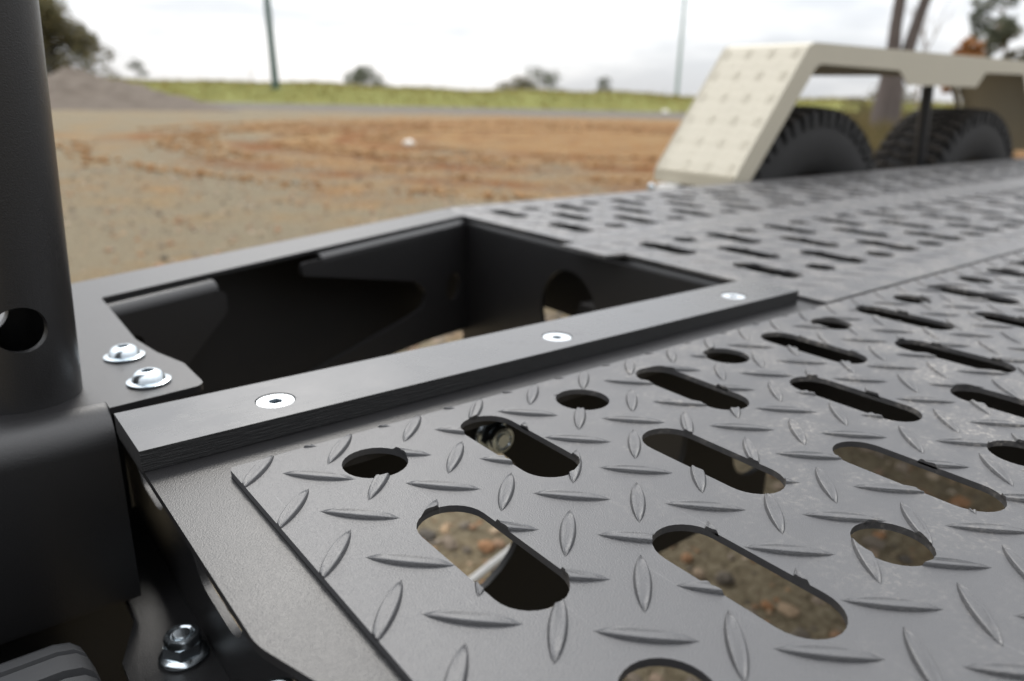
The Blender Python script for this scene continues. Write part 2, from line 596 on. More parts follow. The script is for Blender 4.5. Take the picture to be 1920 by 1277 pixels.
def sheet(name, outer, holes, thick, mat, parent, org=(0, 0, 0), u=(1, 0, 0), v=(0, 1, 0), smooth=35):
    return link(name, sheet_mesh(name, outer, holes, thick, org, u, v), mat, parent, smooth)

def boolean_cut(pairs):
    """pairs: (object, cutter object). Bakes the differences, removes the cutters."""
    for o, c in pairs:
        md = o.modifiers.new('cut', 'BOOLEAN')
        md.operation = 'DIFFERENCE'
        md.solver = 'EXACT'
        md.object = c
    dg = bpy.context.evaluated_depsgraph_get()
    dg.update()
    res = [(o, bpy.data.meshes.new_from_object(o.evaluated_get(dg))) for o, c in pairs]
    for o, me in res:
        o.modifiers.clear()
        o.data = me
    for c in {c for o, c in pairs}:
        bpy.data.objects.remove(c)

# ------------------------------------------------------------------ ground
def ground():
    rings = [0.0, 3, 8, 16, 30, 60, 120, 300, 900, 3000]
    mb = MB()
    vs, fs = [(0, 0, GZ)], []
    seg = 48
    for r in rings[1:]:
        for k in range(seg):
            a = 2 * math.pi * k / seg
            vs.append((r * math.cos(a), r * math.sin(a), GZ))
    for k in range(seg):
        fs.append((0, 1 + k, 1 + (k + 1) % seg))
    for i in range(len(rings) - 2):
        for k in range(seg):
            a, b = 1 + i * seg + k, 1 + i * seg + (k + 1) % seg
            fs.append((a, a + seg, b + seg, b))
    mb.add(vs, fs)
    o = mb.build('ground', M['ground'])
    tag(o, kind='structure')
ground()

def at(fwd, rt, z=GZ):
    p = FW * fwd + RT * rt
    return Vector((p.x, p.y, z))

# ------------------------------------------------------------------ trailer
T = empty('tandem_trailer', (1.8, 0.5, GZ))
tag(T, 'black steel tandem axle trailer with perforated tread plate deck and beige mudguard', 'trailer')

# --- lugs
def lug_mesh():
    L, Wd, Hh = 0.0415, 0.0082, 0.0021
    n = 12
    def outline(sl, sw, z):
        r = []
        for s in (1, -1):
            for k in range(n):
                t = -1 + 2 * k / n
                t *= s
                w = (1 - abs(t) ** 2.0) ** 0.85
                r.append((t * L / 2 * sl, s * -1 * w * Wd / 2 * sw, z * (1 - abs(t) ** 2.4) ** 0.8 if z > 0 else z))
        return r
    rings = [outline(1.0, 1.0, -0.0012), outline(1.0, 1.0, 0.0), outline(0.985, 0.78, Hh * 0.86), outline(0.965, 0.68, Hh * 0.985), outline(0.85, 0.40, Hh)]
    v, f = [], []
    m = 2 * n
    for r in rings:
        v += r
    for i in range(len(rings) - 1):
        for k in range(m):
            k2 = (k + 1) % m
            f.append((i * m + k, i * m + k2, (i + 1) * m + k2, (i + 1) * m + k))
    f.append(tuple(range((len(rings) - 1) * m, len(rings) * m)))
    f.append(tuple(reversed(range(m))))
    return MB().add(v, f)
LUG = lug_mesh()
LUG_ME = LUG.mesh('lug')
LUG_ME.materials.append(M['deck'])
LUG_ME.shade_smooth()
LUG_ME.set_sharp_from_angle(angle=math.radians(28))

PX, PY = 0.0488, 0.0484
def lug_spots(x0, x1, y0, y1):
    res = []
    for i in range(-40, 90):
        for j in range(-40, 40):
            for fam in (0, 1):
                x = 0.1445 + PX * i + (PX / 2 if fam else 0)
                y = 0.3500 + PY * j + (PY / 2 if fam else 0)
                if x0 - 0.012 < x < x1 + 0.012 and y0 - 0.012 < y < y1 + 0.012:
                    res.append((x, y, math.radians(45 if fam else -45)))
    return res

def hole_prisms(holes, z0=-0.02, z1=0.02):
    mb = MB()
    for h in holes:
        k = len(h)
        vs = [(p[0], p[1], z0) for p in h] + [(p[0], p[1], z1) for p in h]
        fs = [tuple(reversed(range(k))), tuple(range(k, 2 * k))] + [(i, (i + 1) % k, (i + 1) % k + k, i + k) for i in range(k)]
        mb.add(vs, fs)
    return mb

def near_poly(x, y, h, pad):
    xs = [p[0] for p in h]; ys = [p[1] for p in h]
    return min(xs) - pad < x < max(xs) + pad and min(ys) - pad < y < max(ys) + pad

def in_frame(p):
    c = R3.transposed() @ (Vector(p) - Vector((0, 0, 0.2)))
    if c.z > -0.05:
        return False, 0
    x = 960 + 1408.19 * c.x / -c.z
    y = 638.5 - 1408.19 * c.y / -c.z
    return (-25 < x < 1945 and -20 < y < 1297), -c.z

def keep_largest(me):
    bm = bmesh.new()
    bm.from_mesh(me)
    left, parts = set(bm.verts), []
    while left:
        st, comp = [left.pop()], []
        while st:
            v = st.pop()
            comp.append(v)
            for e in v.link_edges:
                w = e.other_vert(v)
                if w in left:
                    left.remove(w)
                    st.append(w)
        parts.append(comp)
    parts.sort(key=lambda c: -max((a.co - c[0].co).length for a in c))
    for c in parts[1:]:
        bmesh.ops.delete(bm, geom=c, context='VERTS')
    bm.to_mesh(me)
    bm.free()

def deck_plate(outer, holes, singles, label=None):
    """tread plate: perforated sheet, lugs cut where the slots were lasered through them"""
    plate = sheet('deck_plate', outer, holes, 0.0038, M['deck'], T)
    if label:
        plate['label'] = label
    xs = [p[0] for p in outer]; ys = [p[1] for p in outer]
    # an edge band cuts lugs at the sheet's rim
    x0, x1, y0, y1 = min(xs), max(xs), min(ys), max(ys)
    rest, cut_rest, cuts, cand = [], [], [], []
    for (x, y, a) in lug_spots(x0, x1, y0, y1):
        whole_in_hole = any(near_poly(x, y, h, 0) and inside((x, y), h) and all(inside((x + dx * 0.0125, y + dy * 0.0125), h) for dx, dy in ((1, 1), (-1, -1), (1, -1), (-1, 1))) for h in holes)
        if whole_in_hole:
            continue
        touch = [h for h in holes if near_poly(x, y, h, 0.017)]
        if touch:   # does the lug really reach it?
            ca, sa = math.cos(a), math.sin(a)
            touch = [h for h in touch if any(inside((x + ca * t * 0.0205 - sa * w, y + sa * t * 0.0205 + ca * w), h) for t in [k / 10 - 1 for k in range(21)] for w in (-0.0045, 0, 0.0045))]
        rim = not (x0 + 0.015 < x < x1 - 0.015 and y0 + 0.015 < y < y1 - 0.015)
        if singles == 0:
            ca, sa = math.cos(a), math.sin(a)
            if not all(inside((x + ca * t, y + sa * t), outer) for t in (-0.02, 0.02)):
                continue
            rim = False
        ok, d = in_frame((x, y, 0))
        cand.append((d if ok else 99 + d, x, y, a, touch, rim))
    cand.sort(key=lambda c: c[0])
    count = 0
    for (d, x, y, a, touch, rim) in cand:
        if count < singles and d < 90:
            count += 1
            if touch or rim:
                me = LUG_ME.copy()
                o = link('lug', me, None, plate)
                o.location = (x, y, 0)
                o.rotation_euler = (0, 0, a)
                mb = hole_prisms(touch)
                if rim:
                    if x < x0 + 0.015: mb.box(x0 - 0.06, x0, y - 0.06, y + 0.06, -0.03, 0.03)
                    if x > x1 - 0.015: mb.box(x1, x1 + 0.06, y - 0.06, y + 0.06, -0.03, 0.03)
                    if y > y1 - 0.015: mb.box(x - 0.06, x + 0.06, y1, y1 + 0.06, -0.03, 0.03)
                    if y < y0 + 0.015: mb.box(x - 0.06, x + 0.06, y0 - 0.06, y0, -0.03, 0.03)
                c = mb.build('cutter', None)
                cuts.append((o, c))
            else:
                o = link('lug', LUG_ME, None, plate)
                o.location = (x, y, 0)
                o.rotation_euler = (0, 0, a)
        elif touch or rim:
            cut_rest.append((x, y, a))
        else:
            rest.append((x, y, a))
    def joined(spots):
        mb = MB()
        for (x, y, a) in spots:
            ca, sa = math.cos(a), math.sin(a)
            mb.add([(x + ca * p[0] - sa * p[1], y + sa * p[0] + ca * p[1], p[2] * (1 if singles or p[2] < 0 else 0.6)) for p in LUG.v], LUG.f)
        return mb
    if rest:
        o = joined(rest).build('tread_lugs', M['deck'], plate, 28)
        o['kind'] = 'stuff'
    if cut_rest:
        o = joined(cut_rest).build('cut_tread_lugs', M['deck'], plate)
        o['kind'] = 'stuff'
        mb = hole_prisms(holes)
        mb.box(x0 - 0.1, x0, y0 - 0.1, y1 + 0.1, -0.03, 0.03)
        mb.box(x1, x1 + 0.1, y0 - 0.1, y1 + 0.1, -0.03, 0.031)
        mb.box(x0 - 0.001, x1 + 0.001, y1, y1 + 0.1, -0.029, 0.029)
        mb.box(x0 - 0.001, x1 + 0.001, y0 - 0.1, y0, -0.029, 0.029)
        c = mb.build('cutter', None)
        cuts.append((o, c))
    boolean_cut(cuts)
    for o in list(plate.children):
        if o.data is not LUG_ME:
            if o.name.startswith('lug'):
                keep_largest(o.data)
            o.data.shade_smooth()
            o.data.set_sharp_from_angle(angle=math.radians(28))
    return plate

SW, SL, CR = 0.0362, 0.0935, 0.0186
def hole_set(x_first, pitch, x_min, x_max, yc):
    hs = []
    k = 0
    while True:
        x = x_first + pitch * k
        if x > x_max:
            break
        if x > x_min:
            if k % 2 == 0:
                hs += [circle(x, yc + 0.1085, CR), slot(x, yc, SL, SW), circle(x, yc - 0.1075, CR)]
            else:
                hs += [slot(x, yc + 0.0802, SL, SW), slot(x, yc - 0.0802, SL, SW)]
        k += 1
    return hs

EDGE = 0.3873
h_near = hole_set(0.1771, 0.07995, 0.15, 2.95, 0.2380) + hole_set(0.1771, 0.07995, 0.15, 2.95, -0.119)
deck_plate(rounded([(0.1085, EDGE), (0.1085, -0.27), (3.05, -0.27), (3.05, EDGE)], 0.004, 3), h_near, 300)
h_mid = hole_set(0.806 + 0.0745, 0.0745, 0.77, 3.5, 0.598)
# this plate starts with a column of two slots
h_mid += [slot(0.806, 0.598 + 0.0802, SL, SW), slot(0.806, 0.598 - 0.0802, SL, SW)]
FX = 0.727
out_mid = [(FX, EDGE + 0.005), (3.62, EDGE + 0.005), (3.62, 0.7765), (FX - 0.030, 0.7765), (FX - 0.030, 0.690), (FX, 0.682)]
deck_plate(out_mid, h_mid, 0)
h_far = hole_set(0.806 + 0.0745, 0.0745, 0.77, 3.5, 0.958)
h_far += [slot(0.806, 0.958 + 0.0802, SL, SW), slot(0.806, 0.958 - 0.0802, SL, SW)]
deck_plate([(FX, 0.7785), (3.62, 0.7785), (3.62, 1.150), (FX + 0.02, 1.150), (FX, 1.075)], h_far, 0)

# --- ledge below the plate (folded frame flange)
ledge_out = rounded([(0.0715, 0.482), (0.0720, 0.246), (0.0975, 0.170), (0.0975, -0.27), (0.150, -0.27), (0.150, 0.366), (0.735, 0.366), (0.735, 0.482)],
                    [0, 0.04, 0.05, 0, 0, 0.01, 0, 0])
sheet('frame_flange', ledge_out, [], 0.0045, M['steel'], T, org=(0, 0, -0.0042))
# web below it, with long openings
web_holes = [[(0.412 + b, -0.077 + a) for a, b in slot(0, 0, 0.100, 0.058)], [(0.568 + b, -0.073 + a) for a, b in slot(0, 0, 0.085, 0.056)], [(0.24 + b, -0.062 + a) for a, b in slot(0, 0, 0.095, 0.052)]]
sheet('frame_web', [(-0.66, -0.1525), (0.27, -0.1525), (0.27, -0.0092), (-0.66, -0.0092)],
      [[(-p[0], p[1]) for p in h] for h in web_holes], 0.005, M['steel'], T, org=(0.100, 0, 0), u=(0, -1, 0), v=(0, 0, 1))
sheet('lower_flange', [(0.050, -0.27), (0.1049, -0.27), (0.1049, 0.66), (0.066, 0.66), (0.066, 0.50), (0.050, 0.46)], [], 0.005, M['steel'], T, org=(0, 0, -0.153))
sheet('closing_plate', [(0.0600, -0.1525), (0.0995, -0.1525), (0.0995, -0.0055), (0.0600, -0.0055)], [], 0.005, M['steel'], T, org=(0, 0.655, 0), u=(1, 0, 0), v=(0, 0, 1))
# longitudinal web between the opening and the deck
wall_holes = [circle(0.290, -0.130, 0.070), circle(0.498, -0.130, 0.070), circle(0.690, -0.165, 0.040)]
sheet('inner_web', [(0.205, -0.25), (0.722, -0.25), (0.722, -0.0092), (0.1055, -0.0092), (0.1055, -0.068), (0.190, -0.068), (0.205, -0.085)],
      wall_holes, 0.006, M['inner'], T, org=(0, 0.430, 0), u=(1, 0, 0), v=(0, 0, 1))

# --- wear strip with countersunk screws
def strip():
    x0, x1, y0, y1, z0, z1 = 0.0705, 0.7125, 0.4170, 0.4800, -0.0038, 0.0090
    sx = [(0.158, 0.4445), (0.3972, 0.4425), (0.6355, 0.4425)]
    me = sheet_mesh('wear_strip', [(x0, y0), (x1, y0), (x1, y1), (x0, y1)], [circle(x, y, 0.01265, 32) for x, y in sx], z1 - z0, (0, 0, z1))
    me.materials.append(M['strip'])
    me.materials.append(M['sawn'])
    for p in me.polygons:
        if abs(p.normal.z) < 0.5:
            p.material_index = 1
    o = link('wear_strip', me, None, T)
    for i, (x, y) in enumerate(sx):
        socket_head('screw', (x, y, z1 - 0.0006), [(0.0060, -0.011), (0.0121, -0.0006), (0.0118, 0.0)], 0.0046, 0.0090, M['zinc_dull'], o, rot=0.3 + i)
    return o

def socket_head(name, loc, prof, hexr, depth, mat, parent, rot=0.0, seg=36, axis=(0, 0, 1)):
    """turned head with a hexagon socket"""
    ax = Vector(axis).normalized()
    a = ax.orthogonal().normalized()
    b = ax.cross(a)
    rings = []
    for r, h in prof:
        rings.append([(r, h)] * seg)
    def hexrad(t):
        t = (t % (math.pi / 3)) - math.pi / 6
        return hexr * math.cos(math.pi / 6) / math.cos(t)
    top = prof[-1][1]
    rings.append([(hexrad(2 * math.pi * k / seg) * 1.06, top) for k in range(seg)])
    rings.append([(hexrad(2 * math.pi * k / seg), top - 0.0003) for k in range(seg)])
    rings.append([(hexrad(2 * math.pi * k / seg) * 0.97, top - depth) for k in range(seg)])
    vs, fs = [], []
    org = Vector(loc)
    for rg in rings:
        for k, (r, h) in enumerate(rg):
            t = 2 * math.pi * k / seg + rot
            vs.append(org + ax * h + (a * math.cos(t) + b * math.sin(t)) * r)
    for i in range(len(rings) - 1):
        for k in range(seg):
            k2 = (k + 1) % seg
            fs.append((i * seg + k, i * seg + k2, (i + 1) * seg + k2, (i + 1) * seg + k))
    fs.append(tuple(reversed(range(seg))))
    fs.append(tuple(range((len(rings) - 1) * seg, len(rings) * seg)))
    o = MB().add(vs, fs).build(name, [mat, M['socket_shade']], parent, 42)
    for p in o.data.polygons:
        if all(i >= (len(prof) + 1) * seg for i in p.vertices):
            p.material_index = 1  # recess walls and floor take the painted shade
    return o
strip()

# --- corner plate, front cross member, tube
RB = Vector((0.752, 1.148)) ; RA = Vector((0.103, 0.887))
rd = (RB - RA).normalized()
La = RA - rd * 0.50
plate_out = [(La.x, La.y), (RA.x, RA.y), (RB.x - 0.002, RB.y - 0.001), (0.7255, 1.0735), (0.7255, 1.0610), (0.124, 0.812), (0.1207, 0.655), (0.1265, 0.612), (0.1365, 0.575),
             (0.1365, 0.5215), (0.0735, 0.5140), (0.0735, 0.5265), (La.x, 0.5265)]
corner = sheet('corner_plate', rounded(plate_out, [0, 0, 0, 0, 0, 0.004, 0.012, 0.02, 0.02, 0.010, 0, 0, 0]), [], 0.005, M['steel'], T, org=(0, 0, 0))
BTN = [(0.0142, 0.0), (0.0147, 0.0008), (0.0146, 0.0016), (0.0112, 0.0023), (0.0108, 0.0034), (0.0100, 0.0060), (0.0082, 0.0080), (0.0058, 0.0091)]
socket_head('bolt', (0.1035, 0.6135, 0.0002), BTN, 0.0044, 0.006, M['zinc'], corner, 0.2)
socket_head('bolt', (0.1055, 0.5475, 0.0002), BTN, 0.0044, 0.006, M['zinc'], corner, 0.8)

def front_member():
    # folded channel: top edge rolls over into a vertical face, whose lower lip is set back
    prof = []
    r = 0.024
    prof.append((0.5268, -0.0002))
    for k in range(9):
        a = math.pi / 2 * (1 + k / 8)
        prof.append((0.527 + r * math.cos(a), -r + r * math.sin(a)))
    prof += [(0.5030, -0.134), (0.5045, -0.139), (0.5085, -0.1415), (0.5340, -0.1430), (0.5420, -0.150), (0.5450, -0.300)]
    back = [(0.560, -0.300), (0.560, -0.0052)]
    loop = prof + back
    x0, x1 = La.x, 0.0732
    mb = MB()
    n = len(loop)
    vs = [(x0, y, z) for y, z in loop] + [(x1, y, z) for y, z in loop]
    fs = [(i, (i + 1) % n, (i + 1) % n + n, i + n) for i in range(n)]
    fs += [tuple(range(n)), tuple(reversed(range(n, 2 * n)))]
    mb.add(vs, fs)
    return mb.build('front_cross_member', M['steel'], T, 30)
fm = front_member()

def post():
    base = Vector((0.0330, 0.5690, -0.001))
    # leans a little towards the deck
    ax = (Vector((0, 0, 1)) + RT * 0.052).normalized()
    r, w = 0.0338, 0.005
    mb = MB()
    prof = [(r, -0.002), (r, 0.62), (r - w, 0.62), (r - w, -0.002)]
    mb.lathe(prof, base, ax, 72, close=True)
    o = mb.build('upright_post', M['steel'], T)
    view = (Vector((0.0330, 0.5690, 0)) ).normalized()
    ang = math.radians(18)
    hd = Vector((view.x * math.cos(ang) - view.y * math.sin(ang), view.x * math.sin(ang) + view.y * math.cos(ang), 0))
    hc = base + ax * 0.0555 - view * r + RT * 0.0035
    c = MB().lathe([(0.0146, -0.1), (0.0146, 0.12)], hc, hd, 40).build('cutter', None)
    boolean_cut([(o, c)])
    o.data.shade_smooth()
    o.data.set_sharp_from_angle(angle=math.radians(30))
    return o
post()

# --- nuts
def flange_nut(loc, axis, parent, name='nut'):
    ax = Vector(axis).normalized()
    mb = MB()
    mb.lathe([(0.0150, 0.0), (0.0154, 0.0014), (0.0146, 0.0028), (0.0116, 0.0044)], loc, ax, 32)
    a = ax.orthogonal().normalized()
    b = ax.cross(a)
    org = Vector(loc)
    vs, fs = [], []
    for h, rr in ((0.003, 0.0126), (0.0118, 0.0126)):
        for k in range(6):
            t = math.pi / 3 * k + 0.4
            vs.append(org + ax * h + (a * math.cos(t) + b * math.sin(t)) * rr)
    fs = [tuple(range(6)), tuple(range(6, 12))] + [(k, (k + 1) % 6, (k + 1) % 6 + 6, k + 6) for k in range(6)]
    mb.add(vs, fs)
    mb.lathe([(0.0112, 0.0105), (0.0112, 0.0150), (0.0102, 0.0168), (0.0080, 0.0172), (0.0068, 0.0158)], loc, ax, 32)
    mb.lathe([(0.0060, 0.0120), (0.0060, 0.0164), (0.0052, 0.0174)], loc, ax, 24)
    return mb.build(name, M['zinc'], parent, 40)
flange_nut((0.0835, 0.4435, -0.1528), (0.03, 0.03, 1), T)
flange_nut((0.0790, 0.2450, -0.0480), (-0.2, 0.1, 1), T)
flange_nut((0.3200, 0.4298, -0.0530), (0, -1, 0), T)
MB().box(0.066, 0.0995, 0.228, 0.262, -0.054, -0.0482).build('bolt_tab', M['steel'], T)

# --- the opening: side rail web, far deck edge, plates inside
d3 = Vector((rd.x, rd.y, 0))
P0 = Vector((0.124, 0.812, 0)); P1 = Vector((0.727, 1.062, 0))
fd = (P1 - P0).normalized()
fn = Vector((fd.y, -fd.x, 0))
# outer web of the angled rail
sheet('side_rail', [(0, -0.21), (1.26, -0.21), (1.26, -0.0052), (0, -0.0052)], [], 0.006, M['inner'], T,
      org=Vector((La.x, La.y, 0)) + fn * 0.008, u=tuple(d3), v=(0, 0, 1))
# forked plate
fork = [(0.262, -0.012), (0.262, -0.028), (0.500, -0.083), (0.530, -0.105), (0.523, -0.130), (0.487, -0.137), (0.255, -0.163), (0.255, -0.182), (0.530, -0.190), (0.652, -0.200), (0.652, -0.012)]
sheet('forked_plate', rounded(fork, [0.012, 0.006, 0.03, 0.02, 0.02, 0.03, 0.006, 0, 0, 0, 0.004]), [circle(0.607, -0.114, 0.020, 20, 0.024)], 0.006, M['steel'], T,
      org=P0 + fn * 0.010, u=tuple(fd), v=(0, 0, 1))
def fold_lip(name, s0, s1, off, r, ztop, parent, mat):
    """rolled upper edge along a plate parallel to the rail"""
    loop = []
    for k in range(7):
        a = math.pi / 2 * k / 6
        loop.append((r * math.cos(a) - r, r * math.sin(a)))
    loop += [(-r - 0.02, r), (-r - 0.02, r - 0.005), (-r, r - 0.005), (-0.005, 0)]
    n = len(loop)
    vs = []
    for s in (s0, s1):
        for a, b in loop:
            p = P0 + fn * (off + a) + fd * s
            vs.append((p.x, p.y, ztop - r + b))
    fs = [(i, (i + 1) % n, (i + 1) % n + n, i + n) for i in range(n)] + [tuple(range(n)), tuple(reversed(range(n, 2 * n)))]
    MB().add(vs, fs).build(name, mat, parent, 35)
fold_lip('rolled_edge', 0.300, 0.652, 0.0102, 0.012, -0.0053, T, M['steel'])
gus = [(-0.03, -0.018), (0.118, -0.018), (0.138, -0.020), (0.138, -0.045), (0.060, -0.105), (0.060, -0.200), (-0.03, -0.200)]
sheet('gusset', rounded(gus, [0, 0.004, 0.014, 0.012, 0.02, 0, 0]), [circle(0.020, -0.052, 0.010, 18)], 0.006, M['steel'], T,
      org=P0 + fn * 0.014, u=tuple(fd), v=(0, 0, 1))
fold_lip('rolled_edge', -0.02, 0.128, 0.0142, 0.012, -0.0061, T, M['steel'])
# right-hand wall of the opening (front edge of the far deck) with an oval opening
wall_r = sheet('deck_front_web', [(-1.064, -0.262), (-0.4845, -0.262), (-0.4845, -0.0160), (-1.064, -0.0160)], [circle(-0.790, -0.108, 0.060, 32, 0.064)], 0.006, M['steel'], T,
      org=(0.7275, 0, 0), u=(0, -1, 0), v=(0, 0, 1))
def wall_lip():
    r = 0.0118
    loop = [(0.7275 + r - r * math.cos(math.pi / 2 * k / 6), -0.0160 + r * math.sin(math.pi / 2 * k / 6)) for k in range(7)]
    loop += [(0.765, -0.0042), (0.765, -0.0090), (0.742, -0.0090), (0.7335, -0.0160)]
    n = len(loop)
    vs = [(x, 0.486, z) for x, z in loop] + [(x, 1.060, z) for x, z in loop]
    fs = [(i, (i + 1) % n, (i + 1) % n + n, i + n) for i in range(n)] + [tuple(range(n)), tuple(reversed(range(n, 2 * n)))]
    MB().add(vs, fs).build('rolled_edge', M['steel'], wall_r, 35)
wall_lip()

# --- beams under the deck
for x in (0.86, 1.38, 1.92, 2.46, 3.0, 3.5):
    MB().box(x, x + 0.05, 0.10, 1.10, -0.168 if x < 1 else -0.10, -0.0095).build('cross_beam', M['inner'], T)
sheet('outer_rail', [(0.76, -0.16), (3.62, -0.16), (3.62, -0.0045), (0.76, -0.0045)], [], 0.006, M['inner'], T, org=(0, 1.112, 0), u=(1, 0, 0), v=(0, 0, 1))
MB().box(0.10, 3.6, -0.02, 0.04, -0.16, -0.0095).build('main_beam', M['inner'], T)
MB().box(0.76, 3.6, 0.74, 0.80, -0.17, -0.1005).build('main_beam', M['inner'], T)
MB().tube([(0.768, 0.806, -0.449), (0.416, 0.703, -0.45)], [0.006] * 2, 12).build('conduit', M['conduit'], T, 60)
MB().box(-0.30, 0.10, -0.27, -0.21, -0.20, -0.0095).build('cross_beam', M['inner'], T)

# --- mudguard
YI, YO = 1.168, 1.428
def fender():
    t = 0.004
    prof = [(1.630, 0.012), (1.880, 0.334), (1.905, 0.342), (3.32, 0.352), (3.345, 0.344), (3.66, 0.020)]
    mb = MB()
    n = len(prof)
    nrm = []
    for i in range(n):
        a = Vector(prof[max(i - 1, 0)]); b = Vector(prof[min(i + 1, n - 1)])
        d = (b - a).normalized()
        nrm.append(Vector((-d.y, d.x)))
    up = [(p[0], p[1]) for p in prof]
    lo = [(p[0] - nrm[i].x * t, p[1] - nrm[i].y * t) for i, p in enumerate(prof)]
    loop = up + lo[::-1]
    m = len(loop)
    vs = [(x, YI, z) for x, z in loop] + [(x, YO, z) for x, z in loop]
    fs = [(i, (i + 1) % m, (i + 1) % m + m, i + m) for i in range(m)]
    for i in range(n - 1):
        j = m - 1 - i
        fs.append((i, i + 1, j - 1, j))
        fs.append((i + m, j + m, j - 1 + m, i + 1 + m))
    mb.add(vs, fs)
    f = mb.build('mudguard', M['beige'], T, 25)
    # bevelled shoulder along the inner and outer edge, then the skirts
    for (yy, sgn, nm) in ((YI, -1, 'inner_skirt'), (YO, 1, 'outer_skirt')):
        # skirt outline in x-z following the guard; deeper between the wheels
        top = [(1.630, 0.012), (1.880, 0.334), (1.905, 0.342), (3.32, 0.352), (3.345, 0.344), (3.66, 0.020)]
        if sgn < 0:
            low = [(3.632, 0.006), (3.318, 0.305), (2.985, 0.300), (2.930, 0.252), (2.440, 0.248), (2.375, 0.288), (1.945, 0.290), (1.925, 0.282), (1.690, -0.004), (1.640, -0.006)]
        else:
            low = [(3.632, 0.006), (3.318, 0.300), (1.945, 0.262), (1.915, 0.250), (1.690, -0.015), (1.640, -0.018)]
        o = sheet(nm, rounded(top + low, 0.012, 3), [], 0.004, M['beige'], f, org=(0, yy - 0.0005 if sgn < 0 else yy + 0.0045, 0), u=(1, 0, 0), v=(0, 0, 1))
    # front lip
    MB().box(1.618, 1.646, YI, YO, -0.022, 0.010).build('front_lip', M['beige'], f)
    # five bar tread raised on the front slope and the top
    bars = MB()
    def bar(c, ud, vd, nd, ang, hh):
        L, w, h = 0.029, 0.0050, hh
        ca, sa = math.cos(ang), math.sin(ang)
        e1 = ud * ca + vd * sa
        e2 = vd * ca - ud * sa
        vs = [c - e1 * L / 2, c - e2 * w / 2, c + e1 * L / 2, c + e2 * w / 2, c - e1 * L * 0.3 + nd * h, c + e1 * L * 0.3 + nd * h]
        bars.add(vs, [(0, 1, 4), (1, 5, 4), (1, 2, 5), (2, 3, 5), (3, 4, 5), (3, 0, 4)])
    A = Vector((1.630, YI, 0.012)); B = Vector((1.880, YI, 0.334))
    segs = [(A, B), (Vector((1.915, YI, 0.3421)), Vector((3.31, YI, 0.3519)))]
    for a, b in segs:
        ud = (b - a).normalized(); vd = Vector((0, 1, 0)); nd = ud.cross(vd) * -1
        if nd.z < 0: nd = -nd
        L = (b - a).length
        p = 0.0360
        for i in range(int(L / p)):
            for j in range(int((YO - YI) / p)):
                c0 = a + ud * (p * (i + 0.62)) + vd * (p * (j + 0.75))
                horiz = (i + j) % 2
                for k in range(5):
                    off = (k - 2) * 0.0066
                    c = c0 + (vd if horiz else ud) * off + nd * 0.0003
                    bar(c, ud, vd, nd, 0.0 if horiz else math.pi / 2, 0.0011 if i % 2 == 0 and j % 2 == 0 else 0.0004)
    o = bars.build('tread_bars', M['beige'], f)
    o['kind'] = 'stuff'
    # domes of the dimpled slope
    MB().tube([(2.775, 1.235, -0.12), (2.745, 1.245, 0.252)], [0.019, 0.019], 16).build('support_post', M['steel'], f, 50)
    mb = MB().box(1.600, 1.660, 1.335, 1.40, -0.060, -0.026)
    mb.build('bracket', M['white'], f)
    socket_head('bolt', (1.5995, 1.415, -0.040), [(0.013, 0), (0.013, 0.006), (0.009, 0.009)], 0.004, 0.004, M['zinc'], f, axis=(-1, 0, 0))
    MB().box(1.6605, 1.70, 1.18, 1.41, -0.10, -0.028).build('hanger', M['inner'], f)
    return f
fender()

